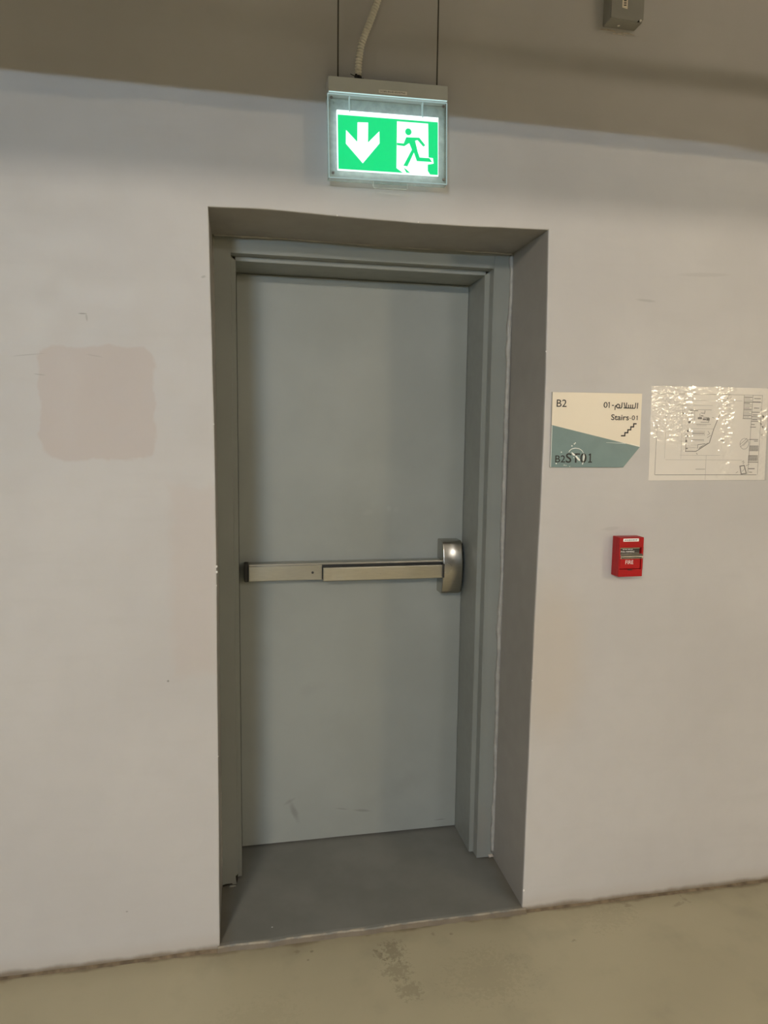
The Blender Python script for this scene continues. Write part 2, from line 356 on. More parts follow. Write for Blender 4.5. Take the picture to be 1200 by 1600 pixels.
bm = B()
cxm, czm = 0.505, 1.1
def off(p, d):
    x, z = p
    dx = -d if abs(x) < 0.05 else (d if x > 0.95 else 0.0); dz = d if z > 2.19 else 0.0
    return (x + dx, z + dz)
BV = 0.0035
ZB = FLOOR_Z - 0.03
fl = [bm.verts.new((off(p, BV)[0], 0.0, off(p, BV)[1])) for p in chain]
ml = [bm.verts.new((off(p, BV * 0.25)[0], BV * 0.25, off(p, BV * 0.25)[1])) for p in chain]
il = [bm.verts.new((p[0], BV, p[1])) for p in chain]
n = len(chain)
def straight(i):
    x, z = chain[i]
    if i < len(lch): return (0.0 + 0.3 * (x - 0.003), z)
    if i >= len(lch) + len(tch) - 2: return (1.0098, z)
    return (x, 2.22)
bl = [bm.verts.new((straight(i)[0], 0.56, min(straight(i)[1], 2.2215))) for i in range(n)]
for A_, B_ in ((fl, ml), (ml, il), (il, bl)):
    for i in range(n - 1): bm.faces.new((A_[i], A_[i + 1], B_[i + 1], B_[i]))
# front face: left, right and top fields
def strip(chain_vs, xo, side):
    o_ = [bm.verts.new((xo, 0.0, v.co.z)) for v in chain_vs]
    for i in range(len(chain_vs) - 1): bm.faces.new((chain_vs[i], chain_vs[i + 1], o_[i + 1], o_[i]))
    return o_
ol = strip(fl[:len(lch)], X0, 0); orr = strip(fl[len(lch) + len(tch) - 2:], X1, 1)
tp = fl[len(lch) - 1:len(lch) + len(tch) - 1]
t2 = [bm.verts.new((v.co.x, 0.0, CEIL_Z)) for v in tp]
for i in range(len(tp) - 1): bm.faces.new((tp[i], tp[i + 1], t2[i + 1], t2[i]))
a_ = bm.verts.new((X0, 0, CEIL_Z)); b_ = bm.verts.new((X1, 0, CEIL_Z))
bm.faces.new((tp[0], t2[0], a_, ol[-1])); bm.faces.new((tp[-1], orr[0], b_, t2[-1]))
# solid behind: back faces of the thick wall
def sheet(bm, pts): bm.faces.new([bm.verts.new(p) for p in pts])
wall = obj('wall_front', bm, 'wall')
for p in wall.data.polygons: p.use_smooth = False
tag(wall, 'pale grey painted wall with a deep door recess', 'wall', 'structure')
# wall back block so that the wall has its thickness
bm = B(); box(bm, X0, X1, 0.57, 0.62, ZB, CEIL_Z); tag(obj('wall_back', bm, 'concrete'), 'closing wall behind the door recess', 'wall', 'structure')
bm = B(); box(bm, X0 - 0.1, X0, Y1, 0.6, ZB, CEIL_Z); tag(obj('wall_left', bm, 'concrete'), 'painted concrete side wall out of frame on the left', 'wall', 'structure')
bm = B(); box(bm, X1, X1 + 0.1, Y1, 0.6, ZB, CEIL_Z); tag(obj('wall_right', bm, 'concrete'), 'painted concrete side wall out of frame on the right', 'wall', 'structure')
bm = B(); box(bm, X0, X1, Y1 - 0.1, Y1, ZB, CEIL_Z); tag(obj('wall_rear', bm, 'concrete'), 'painted concrete wall behind the viewer', 'wall', 'structure')
bm = B(); box(bm, X0, X1, Y1, 0.6, CEIL_Z, CEIL_Z + 0.1); tag(obj('ceiling', bm, 'ceil'), 'painted concrete ceiling slab above the exit sign', 'ceiling', 'structure')
bm = B(); box(bm, X0, X1, Y1, 0.6, FLOOR_Z - 0.1, FLOOR_Z); floor = tag(obj('floor', bm, 'floor'), 'beige green coated concrete floor with dirt stains', 'floor', 'structure')

# raised, painted threshold slab with a ragged front lip
def thr(bm):
    N = 110; rows = []
    for i in range(N + 1):
        x = -0.004 + 1.022 * i / N
        w1 = mnoise.noise(Vector((x * 9, 0.3, 0))) * 0.0045 + mnoise.noise(Vector((x * 34, 2.3, 0))) * 0.0022
        zt = mnoise.noise(Vector((x * 7, 5.3, 0))) * 0.0012
        yf = -0.004 + w1
        rows.append([bm.verts.new(p) for p in ((x, yf - 0.008 - 0.004 * abs(mnoise.noise(Vector((x * 15, 9, 0)))), FLOOR_Z), (x, yf - 0.002, FLOOR_Z + 0.011), (x, yf + 0.002, zt - 0.0015), (x, yf + 0.012, zt), (x, 0.05, 0.0), (x, 0.566, 0.0), (x, 0.566, FLOOR_Z))])
    for i in range(N):
        for k in range(6): bm.faces.new((rows[i][k], rows[i][k + 1], rows[i + 1][k + 1], rows[i + 1][k]))
part('threshold', 'threshold', floor, thr, label='raised dark grey painted threshold slab')
# dirt-filled joint bead along the wall foot
def bead(x0, x1):
    def fn(bm):
        N = int((x1 - x0) * 60); rows = []
        for i in range(N + 1):
            x = x0 + (x1 - x0) * i / N
            a = 0.008 + 0.005 * mnoise.noise(Vector((x * 8, 1, 0))) + 0.003 * mnoise.noise(Vector((x * 40, 4, 0)))
            h = 0.006 + 0.004 * mnoise.noise(Vector((x * 6, 8, 0)))
            rows.append([bm.verts.new(p) for p in ((x, 0.0, FLOOR_Z + max(h, 0.002)), (x, -a * 0.5, FLOOR_Z + max(h, 0.002) * 0.55), (x, -max(a, 0.002), FLOOR_Z))])
        for i in range(N):
            for k in range(2): bm.faces.new((rows[i][k], rows[i][k + 1], rows[i + 1][k + 1], rows[i + 1][k]))
    return fn
M['grime'] = plain('grimy_joint', (0.16, 0.12, 0.075), 0.8, var=0.35, scale=25)
part('joint_bead', 'grime', floor, bead(-1.6, 0.0)); part('joint_bead', 'grime', floor, bead(1.012, 3.0))
# chips knocked out of the plaster corners
for cx, cz, s in [(0.009, 1.205, .004), (0.009, 1.188, .004), (0.008, 1.148, .002), (1.011, 0.062, .0045), (1.0165, 1.86, .002), (0.007, 1.62, .002), (1.012, 0.80, .002), (0.006, 0.62, .002), (0.60, 2.2185, .002), (0.36, 2.221, .0025)]:
    bm = B(); bmesh.ops.create_icosphere(bm, subdivisions=2, radius=1.0)
    for v in bm.verts:
        k = 1 + 0.35 * mnoise.noise(v.co * 1.7 + Vector((cx * 50, cz * 50, 0)))
        v.co = Vector((cx + v.co.x * s * 0.7 * k, 0.0008 + v.co.y * 0.0016, cz + v.co.z * s * k))
    obj('plaster_chip', bm, 'plaster', wall)

# ------------------------------------------------------------------ door
door = thing('door_1', (0.505, DEPTH, 0.0), 'grey painted steel fire door with frame and push bar', 'door', 'structure')
FL, FR, FT = 0.056, 0.943, 2.168      # edge of the outer frame face
SL, SR, ST = 0.071, 0.926, 2.153      # edge of the stop face, set back
Y2 = 0.335
def extr(pts, z0, z1, bev=0.0):
    """plan-view outline (x, y) extruded in z"""
    def fn(bm):
        a = [bm.verts.new((x, y, z0)) for x, y in pts]; b = [bm.verts.new((x, y, z1)) for x, y in pts]; k = len(pts)
        bm.faces.new(a); bm.faces.new(b[::-1])
        for i in range(k): bm.faces.new((a[i], a[(i + 1) % k], b[(i + 1) % k], b[i]))
        if bev:
            es = [e for e in bm.edges if abs(e.verts[0].co.z - e.verts[1].co.z) > 0.5]
            bmesh.ops.bevel(bm, geom=es, offset=bev, segments=2, affect='EDGES')
    return fn
part('jamb', 'frame', door, extr([(-0.012, DEPTH), (FL, DEPTH), (FL, Y2), (SL, Y2), (SL, 0.557), (-0.012, 0.557)], 0.005, 2.235, 0.0016), label='left steel jamb')
part('jamb', 'frame', door, extr([(FR, DEPTH), (1.016, DEPTH), (1.016, 0.557), (SR, 0.557), (SR, Y2), (FR, Y2)], 0.004, 2.235, 0.0016), label='right steel jamb')
def head(bm):
    prof = [(DEPTH, 2.235), (DEPTH, FT), (Y2, FT), (Y2, ST), (0.557, ST), (0.557, 2.235)]
    a = []; b = []
    for i, (y, z) in enumerate(prof):
        l, r = (SL, SR) if i in (3, 4, 5) else (FL, FR)
        a.append(bm.verts.new((l, y, z))); b.append(bm.verts.new((r, y, z)))
    k = len(prof); bm.faces.new(a); bm.faces.new(b[::-1])
    for i in range(k): bm.faces.new((a[i], a[(i + 1) % k], b[(i + 1) % k], b[i]))
    es = [e for e in bm.edges if abs(e.verts[0].co.x - e.verts[1].co.x) > 0.5]
    bmesh.ops.bevel(bm, geom=es, offset=0.0016, segments=2, affect='EDGES')
part('head_jamb', 'frame', door, head, label='steel head of the door frame')
leaf = part('door_leaf', 'leaf', door, lambda bm: box(bm, SL + 0.001, SR - 0.001, LEAF_Y, LEAF_Y + 0.04, 0.009, ST - 0.002, 0.0012))
# lumpy sealant runs between the frame and the plaster
def caulk(fx, z0, z1, wd, side):
    def fn(bm):
        N = 130; rows = []
        for i in range(N + 1):
            z = z0 + (z1 - z0) * i / N
            a = wd * (0.75 + 0.55 * mnoise.noise(Vector((z * 5, side * 3.1, 0))) + 0.25 * mnoise.noise(Vector((z * 23, side, 2))))
            a = max(a, 0.002); d = 0.0035 + 0.0015 * mnoise.noise(Vector((z * 12, 5, side)))
            rows.append([bm.verts.new(p) for p in ((fx, DEPTH - 0.006, z), (fx - side * a * 0.5, DEPTH - d, z), (fx - side * a, DEPTH + 0.0005, z), (fx, DEPTH + 0.0005, z))])
        for i in range(N):
            for k in range(4): bm.faces.new((rows[i][k], rows[i][(k + 1) % 4], rows[i + 1][(k + 1) % 4], rows[i + 1][k]))
        bm.faces.new(rows[0]); bm.faces.new(rows[-1][::-1])
    return fn
part('sealant_bead', 'sealant', door, caulk(1.0115, 0.02, 2.219, 0.021, 1), True, 'lumpy pale sealant on the right jamb')
part('sealant_bead', 'sealant', door, caulk(0.001, 0.0, 2.219, 0.005, -1), True)
def caulk_top(bm):
    N = 110; rows = []
    for i in range(N + 1):
        x = 0.004 + 1.0 * i / N; a = max(0.0015, 0.004 + 0.004 * mnoise.noise(Vector((x * 7, 3, 0))) + 0.002 * mnoise.noise(Vector((x * 30, 1, 0))))
        rows.append([bm.verts.new(p) for p in ((x, DEPTH - 0.005, 2.2225), (x, DEPTH - 0.003, 2.2205 - a * 0.6), (x, DEPTH + 0.0005, 2.2205 - a), (x, DEPTH + 0.0005, 2.2225))])
    for i in range(N):
        for k in range(4): bm.faces.new((rows[i][k], rows[i][(k + 1) % 4], rows[i + 1][(k + 1) % 4], rows[i + 1][k]))
part('sealant_bead', 'sealant', door, caulk_top, True)
def lump(name, mat, par, c, r, seed):
    bm = B(); bmesh.ops.create_icosphere(bm, subdivisions=2, radius=1.0)
    for v in bm.verts:
        k = 1 + 0.5 * mnoise.noise(v.co * 1.3 + Vector((seed, 0, 0))); v.co = Vector((c[0] + v.co.x * r[0] * k, c[1] + v.co.y * r[1] * k, c[2] + v.co.z * r[2] * k))
    return obj(name, bm, mat, par, True)
M['mortar'] = plain('mortar_lump', (0.52, 0.46, 0.40), 0.8, var=0.2, scale=60)
lump('mortar_lump', 'mortar', door, (0.998, DEPTH - 0.004, 0.010), (0.011, 0.006, 0.006), 3.0)
lump('mortar_lump', 'frame', door, (0.036, DEPTH - 0.001, 0.000), (0.014, 0.005, 0.004), 9.0)
part('jamb_gap_shade', 'gap', door, lambda bm: prism(bm, [(0.0495, 0.036), (0.0575, 0.042), (0.0565, 0.020), (0.053, 0.003)], DEPTH - 0.0006, DEPTH + 0.002), label='dark patch painting the shade in the gap at the left jamb foot')  # dark prisms standing in for the shade inside the open jamb foot
part('jamb_gap_shade', 'gap', door, lambda bm: prism(bm, [(0.003, 0.001), (0.020, 0.004), (0.040, 0.0065), (0.036, 0.010), (0.016, 0.0100), (0.003, 0.0065)], DEPTH - 0.0006, DEPTH + 0.002))

# push bar -----------------------------------------------------------------
BY = LEAF_Y
bar = part('push_bar', 'steel', door, lambda bm: box(bm, 0.104, 0.835, BY - 0.050, BY, 1.057, 1.121, 0.004), label='brushed steel panic push bar across the door')
part('end_cap', 'black', bar, lambda bm: box(bm, 0.089, 0.1045, BY - 0.051, BY, 1.056, 1.122, 0.003), label='black end cap')
def cover(bm):
    box(bm, 0.105, 0.371, BY - 0.056, BY - 0.0495, 1.059, 1.113, 0.0015)
part('rail_cover', 'steel', bar, cover)
part('rail_gap', 'black', bar, lambda bm: box(bm, 0.371, 0.8355, BY - 0.053, BY - 0.0495, 1.060, 1.114, 0.0), label='dark slot around the push pad')
def pad(bm):
    box(bm, 0.3735, 0.8385, BY - 0.072, BY - 0.0525, 1.055, 1.106, 0.003)
part('push_pad', 'steel_pad', bar, pad, label='satin steel push pad')
part('screw', 'black', bar, lambda bm: [disc(bm, 0.336, 1.0865, 0.0046, BY - 0.0572, BY - 0.0555)], label='dark cylinder dogging hole')
part('screw', 'screw', bar, lambda bm: disc(bm, 0.588, 1.078, 0.0016, BY - 0.0727, BY - 0.0718))
def latch(bm):
    # side profile (y, z): flat back, bowed front, rounded ends; extruded along x
    zc, hh = 1.0935, 0.1035; prof = []
    N = 44
    for i in range(N + 1):
        u = -1 + 2 * i / N
        d = 0.086 - 0.024 * u * u
        e = min(1.0, (1 - abs(u)) / 0.09); d *= (0.82 + 0.18 * math.sqrt(max(0, 1 - (1 - e) ** 2)))
        prof.append((BY - d, zc + u * hh))
    prof = [(BY, zc - hh)] + prof + [(BY, zc + hh)]
    XS = [(0.8260, .0045), (0.8262, .0030), (0.8270, .0015), (0.8282, .0005), (0.8300, 0.0), (0.8990, 0.0), (0.9010, .0005), (0.9023, .0015), (0.9032, .0030), (0.9035, .0045)]
    rows = []
    for x, ins in XS:
        rows.append([bm.verts.new((x, min(BY, y + ins) if 0 < i < len(prof) - 1 else y, zc + (z - zc) * (1 - ins / hh))) for i, (y, z) in enumerate(prof)])
    k = len(prof); bm.faces.new(rows[0]); bm.faces.new(rows[-1][::-1])
    for r in range(len(rows) - 1):
        for i in range(k - 1): bm.faces.new((rows[r][i], rows[r][i + 1], rows[r + 1][i + 1], rows[r + 1][i]))
lc = part('latch_case', 'steel_case', bar, latch, label='bowed brushed steel latch case')
for p in lc.data.polygons: p.use_smooth = len(p.vertices) == 4
part('pad_slot', 'black', bar, lambda bm: box(bm, 0.8255, 0.8305, BY - 0.0868, BY - 0.055, 1.060, 1.113, 0.0), label='dark slot where the pad enters the latch case')
part('latch_bolt', 'black', bar, lambda bm: box(bm, 0.9035, 0.9075, BY - 0.060, BY, 1.0, 1.185, 0.001))

# ------------------------------------------------------------------ exit sign
SCX, SCZ = 0.495, 2.432; RO = math.radians(1.25)
def tilt(bm):
    c, s = math.cos(RO), math.sin(RO)
    for v in bm.verts:
        x, z = v.co.x - SCX, v.co.z - SCZ; v.co.x = SCX + x * c - z * s; v.co.z = SCZ + x * s + z * c
def untilt(x, z):
    c, s = math.cos(RO), math.sin(RO); x -= SCX; z -= SCZ
    return (SCX + x * c + z * s, SCZ - x * s + z * c)
sign = thing('exit_sign', (SCX, -0.05, 2.30), 'lit green exit sign with down arrow and running figure, hung above the door', 'exit sign')
def spart(name, mat, par, fn, smooth=False, label=None):
    def g(bm): fn(bm); tilt(bm)
    return part(name, mat, par, g, smooth, label)
HX0, HX1 = 0.3265, 0.6635
spart('case', 'sign_case', sign, lambda bm: box(bm, HX0, HX1, -0.072, -0.030, 2.5275, 2.5665, 0.0015), label='grey metal case')
st = spart('sticker', 'sticker', sign, lambda bm: box(bm, 0.466, 0.546, -0.0726, -0.0721, 2.5325, 2.5415), label='small white number sticker')
def stx(bm): text(bm, '1CBS-IN-EI-02/07NS', 0.471, 0.541, 2.5352, 2.5392, -0.0728)
spart('sticker_print', 'ink', st, stx)
# clear cover: front sheet, back sheet, edge rails
CX0, CX1, CZ0, CZ1 = 0.3245, 0.6635, 2.3045, 2.5245
cov = spart('clear_cover', 'acrylic', sign, lambda bm: (box(bm, CX0, CX1, -0.0665, -0.0645, CZ0, CZ1)), label='clear acrylic cover')
spart('back_sheet', 'frosted', cov, lambda bm: box(bm, CX0, CX1, -0.0375, -0.0355, CZ0, CZ1), label='hazy back sheet of the cover')
e = 0.0022
def rim(bm):
    for y in (-0.0672,):
        box(bm, CX0, CX0 + e, y, y + 0.0034, CZ0, CZ1, 0.0006); box(bm, CX1 - e, CX1, y, y + 0.0034, CZ0, CZ1, 0.0006)
        box(bm, CX0, CX1, y, y + 0.0034, CZ0, CZ0 + e, 0.0006); box(bm, CX0, CX1, y, y + 0.0034, CZ1 - e, CZ1, 0.0006)
spart('cover_rim', 'acrylic_edge', cov, rim, label='bright acrylic edge of the cover')
spart('cover_edge', 'acrylic', cov, lambda bm: (box(bm, CX0, CX0 + 0.0015, -0.0645, -0.0375, CZ0, CZ1), box(bm, CX1 - 0.0015, CX1, -0.0645, -0.0375, CZ0, CZ1), box(bm, CX0, CX1, -0.0645, -0.0375, CZ0, CZ0 + 0.0015)))
spart('light_slot', 'glow_edge', sign, lambda bm: box(bm, HX0 + 0.002, HX1 - 0.002, -0.0715, -0.069, 2.5262, 2.5280), label='glowing slot under the case')
for sx, sz in [(0.335, 2.5125), (0.652, 2.5125), (0.653, 2.317), (0.3365, 2.317)]:
    sc_ = spart('corner_screw', 'screw', cov, lambda bm: disc(bm, sx, sz, 0.0042, -0.0685, -0.0663, 12))
for cx in (0.387, 0.595):
    spart('panel_clip', 'acrylic_edge', sign, lambda bm: box(bm, cx - 0.0012, cx + 0.0012, -0.058, -0.044, 2.485, 2.5245), label='clear clip holding the light panel')
# light panel
PX0, PX1, PZ0, PZ1 = 0.351, 0.6415, 2.3305, 2.4885
spart('light_panel', 'white_lit', sign, lambda bm: box(bm, PX0, PX1, -0.054, -0.048, PZ0, PZ1, 0.0006), label='edge lit white panel')
GX0, GX1, GZ0, GZ1 = 0.3535, 0.6395, 2.333, 2.4755
def uz(pts): return [untilt(*p) for p in pts]
spart('green_field', 'green', sign, lambda bm: box(bm, GX0, GX1, -0.0547, -0.0541, GZ0, GZ1), label='lit green face')
arrow = uz([(0.408, 2.457), (0.438, 2.459), (0.438, 2.406), (0.470, 2.439), (0.471, 2.407), (0.424, 2.350), (0.376, 2.398), (0.376, 2.434), (0.408, 2.405)])
spart('arrow', 'white_lit', sign, lambda bm: prism(bm, arrow, -0.0552, -0.0548), label='white arrow pointing down')
dpts = uz([(0.520, 2.470), (0.610, 2.472), (0.613, 2.381), (0.626, 2.3805), (0.6285, 2.366), (0.611, 2.362), (0.6115, 2.345), (0.619, 2.3345), (0.538, 2.3345), (0.5205, 2.345)])
spart('doorway', 'white_lit', sign, lambda bm: prism(bm, dpts, -0.0552, -0.0548), label='white doorway shape')
man = uz([(0.547, 2.430), (0.585, 2.432), (0.603, 2.413), (0.597, 2.409), (0.580, 2.425), (0.573, 2.423), (0.581, 2.394), (0.587, 2.379), (0.616, 2.3795), (0.6235, 2.3695), (0.579, 2.3685), (0.570, 2.391), (0.552, 2.352), (0.540, 2.353), (0.564, 2.398), (0.556, 2.415), (0.542, 2.4055), (0.5205, 2.4065), (0.5205, 2.4125), (0.540, 2.4125)])
def figure(bm):
    hx, hz = untilt(0.553, 2.445); disc(bm, hx, hz, 0.0092, -0.0557, -0.0553, 20); prism(bm, man, -0.0557, -0.0553)
    prism(bm, uz([(0.541, 2.348), (0.548, 2.344), (0.560, 2.3352), (0.549, 2.3352)]), -0.0557, -0.0553)
spart('running_figure', 'green', sign, figure, label='green running figure')
def tab(bm):
    p = uz([(0.455, 2.3045), (0.455, 2.293), (0.459, 2.288), (0.550, 2.290), (0.554, 2.294), (0.554, 2.3065)])
    ribbon(bm, p, 0.0022, -0.053, -0.050)
hk = spart('clear_tab', 'frosted', sign, tab, label='clear plastic tab under the sign')
spart('tab_sheet', 'acrylic', hk, lambda bm: prism(bm, uz([(0.456, 2.3045), (0.456, 2.293), (0.460, 2.289), (0.549, 2.291), (0.553, 2.295), (0.553, 2.3065)]), -0.052, -0.051))
for rx, zb in ((0.353, 2.560), (0.634, 2.566)):
    part('hanging_rod', 'rod', sign, lambda bm: ring_tube(bm, [(rx, -0.052, zb), (rx, -0.052, CEIL_Z)], 0.0021, 8), True, 'thin dark hanging rod')

# flexible conduit
cps = [(0.4085, 2.572), (0.4095, 2.600), (0.4125, 2.632), (0.4205, 2.670), (0.438, 2.715), (0.452, 2.752), (0.463, 2.785), (0.478, 2.85), (0.482, 2.95), (0.470, 3.08), (0.468, CEIL_Z)]
fine = sub(cps, 60)
con = thing('flexible_conduit', (0.4085, -0.052, 2.572), 'beige corrugated flexible conduit rising from the exit sign', 'conduit')
def cond(bm):
    # resample evenly, ridge every 4 mm
    P = [Vector((x, -0.052, z)) for x, z in fine]; out = [P[0]]; need = 0.001
    for a, b in zip(P, P[1:]):
        d = (b - a).length; pos = 0.0
        while d - pos >= need: pos += need; out.append(a.lerp(b, pos / d)); need = 0.001
        need -= d - pos
    rad = [0.0082 + 0.0019 * math.sin(2 * math.pi * i / 8.0) for i in range(len(out))]
    ring_tube(bm, out, rad, 12)
part('corrugated_tube', 'conduit', con, cond, True)
def tie(bm):
    ring_tube(bm, [(0.4085, -0.052, 2.5695), (0.4088, -0.052, 2.5775)], 0.0103, 14)
    ring_tube(bm, [(0.400, -0.060, 2.574), (0.386, -0.064, 2.5765)], 0.0011, 6)
    ring_tube(bm, [(0.411, -0.063, 2.5745), (0.419, -0.064, 2.5665), (0.4215, -0.064, 2.569)], 0.0016, 6)
    box(bm, 0.3985, 0.4045, -0.067, -0.060, 2.566, 2.578, 0.001)
part('cable_tie', 'black', con, tie, label='black cable tie')

# ------------------------------------------------------------------ stairs sign
ss = thing('stairs_sign', (1.196, 0.0, 1.50), 'cream and teal stairs sign reading B2 Stairs-01 beside the door', 'sign')
OUT = [(1.041, 1.736), (1.350, 1.738), (1.3515, 1.566), (1.296, 1.500), (1.043, 1.4995)]
part('backing', 'edge_grey', ss, lambda bm: prism(bm, OUT, -0.0050, 0.0))
part('cream_face', 'cream', ss, lambda bm: prism(bm, [(1.0415, 1.7355), (1.3495, 1.7375), (1.351, 1.5665), (1.0425, 1.633)], -0.0058, -0.0050))
part('teal_face', 'teal', ss, lambda bm: prism(bm, [(1.0425, 1.633), (1.351, 1.5665), (1.2957, 1.5005), (1.0435, 1.500)], -0.0060, -0.0050))
YT = -0.0066
def one(bm, x, z0, z1, wd, foot=0.0):
    h = z1 - z0; ribbon(bm, [(x, z0), (x, z1)], wd, YT); ribbon(bm, [(x + wd * 0.3, z1 - wd * 0.3), (x - h * 0.20, z1 - h * 0.17)], wd * 0.9, YT - 0.00005)
    if foot: ribbon(bm, [(x - foot, z0 + wd * 0.45), (x + foot, z0 + wd * 0.45)], wd * 0.9, YT - 0.0001)
def tpart(name, mat, par, fn, label=None): return part(name, mat, par, fn, False, label)
tpart('lettering', 'ink', ss, lambda bm: text(bm, 'B2', 1.056, 1.0895, 1.6900, 1.7130, YT, bold=0.004), 'black text B2')
tpart('lettering', 'ink', ss, lambda bm: (text(bm, 'Stairs', 1.2445, 1.3065, 1.6515, 1.6700, YT, bold=0.012), text(bm, '-', 1.3085, 1.3145, 1.6577, 1.6593, YT), text(bm, '0', 1.3170, 1.3280, 1.6525, 1.6675, YT, bold=0.004), one(bm, 1.3360, 1.6528, 1.6670, 0.0024)), 'black text Stairs-01')
def arabic(bm):
    def q(cx, cy): return (1.216 + (938 + cx / 18.75 - 942.75) * 0.002231, 1.708 - (620 + cy / 18.75 - 628.25) * 0.00206)
    def s(*p, wd=0.0030): ribbon(bm, [q(*a) for a in p], wd, YT)
    s((1093, 155), (1085, 325)); s((1035, 155), (1022, 295), (1005, 316), (680, 312)); s((948, 208), (942, 312)); s((888, 210), (884, 312)); s((826, 215), (824, 312))
    s((765, 155), (760, 310)); s((685, 155), (728, 300)); s((632, 155), (622, 295), (605, 316), (500, 316))
    loop = [(515 + 46 * math.cos(a), 262 - 54 * math.sin(a)) for a in [2 * math.pi * k / 14 for k in range(14)]]
    ribbon(bm, [q(*a) for a in loop], 0.0030, YT, closed=True); s((476, 240), (438, 262), (430, 290), (428, 375))
    ribbon(bm, [q(335, 245), q(392, 243)], 0.0030, YT)
    x0, z0 = q(92, 318); x1, z1 = q(205, 152); text(bm, '0', x0, x1, z0, z1, YT, bold=0.004); one(bm, q(256, 0)[0], z0, z1, 0.0026)
tpart('lettering', 'ink', ss, arabic, 'dark Arabic word for stairs with 01')
def icon(bm):
    ribbon(bm, [(1.282, 1.602), (1.2955, 1.602), (1.2955, 1.612), (1.3055, 1.612), (1.3055, 1.6215), (1.3155, 1.6215), (1.3155, 1.631), (1.325, 1.631), (1.325, 1.641), (1.335, 1.641)], 0.0040, YT)
tpart('stair_symbol', 'ink', ss, icon, 'black stair step symbol')
tpart('lettering', 'ink', ss, lambda bm: (text(bm, 'B2', 1.0585, 1.0925, 1.5155, 1.5380, YT, bold=0.006), text(bm, 'ST0', 1.0945, 1.1655, 1.5145, 1.5450, YT, bold=0.010), one(bm, 1.1785, 1.5152, 1.5445, 0.0040, 0.0065)), 'black text B2ST01')
arc = [(1.1035, 1.5485), (1.107, 1.5535), (1.112, 1.5575), (1.118, 1.5600), (1.125, 1.5610), (1.132, 1.5605), (1.138, 1.5595), (1.145, 1.5560), (1.150, 1.5520), (1.154, 1.5450)]  # glare of the sign's film, painted as white strokes and dots
GLARE = [(arc, [.0012, .0018, .002, .0022, .0024, .0022, .002, .0018, .0016, .0012]), ([(1.1555, 1.543), (1.1565, 1.534), (1.1550, 1.520)], [.002, .0055, .002]), ([(1.1545, 1.5175), (1.152, 1.5095)], [.0015, .0032]),
       ([(1.1135, 1.5475), (1.1195, 1.5415), (1.1255, 1.5385)], [.002, .0062, .004]), ([(1.1275, 1.5370), (1.1330, 1.5310), (1.1425, 1.5220)], [.004, .0062, .0052])]
for i, (p_, w_) in enumerate(GLARE): tpart('glare_mark', 'glare_mark', ss, lambda bm: ribbon(bm, p_, w_, YT - 0.0005, YT - 0.0001), 'painted white glare arc over the lettering' if i == 0 else None)
for a, b, r in [(1.1135, 1.568, .0022), (1.1215, 1.5745, .0022), (1.125, 1.5775, .0018), (1.0785, 1.548, .0018), (1.0625, 1.512, .0022), (1.090, 1.507, .0016), (1.096, 1.506, .0012), (1.109, 1.503, .0012), (1.1215, 1.531, .0014)]:
    tpart('glare_mark', 'glare_mark', ss, lambda bm: disc(bm, a, b, r, YT - 0.0003, YT, 9))
for p_, w_ in [([(1.0432, 1.632), (1.0442, 1.501)], .0016), ([(1.318, 1.5765), (1.350, 1.5685)], [.0008, .0022]), ([(1.232, 1.580), (1.30, 1.5775)], [.0006, .0012])]:
    tpart('scratch', 'glare_mark', ss, lambda bm: ribbon(bm, p_, w_, YT))

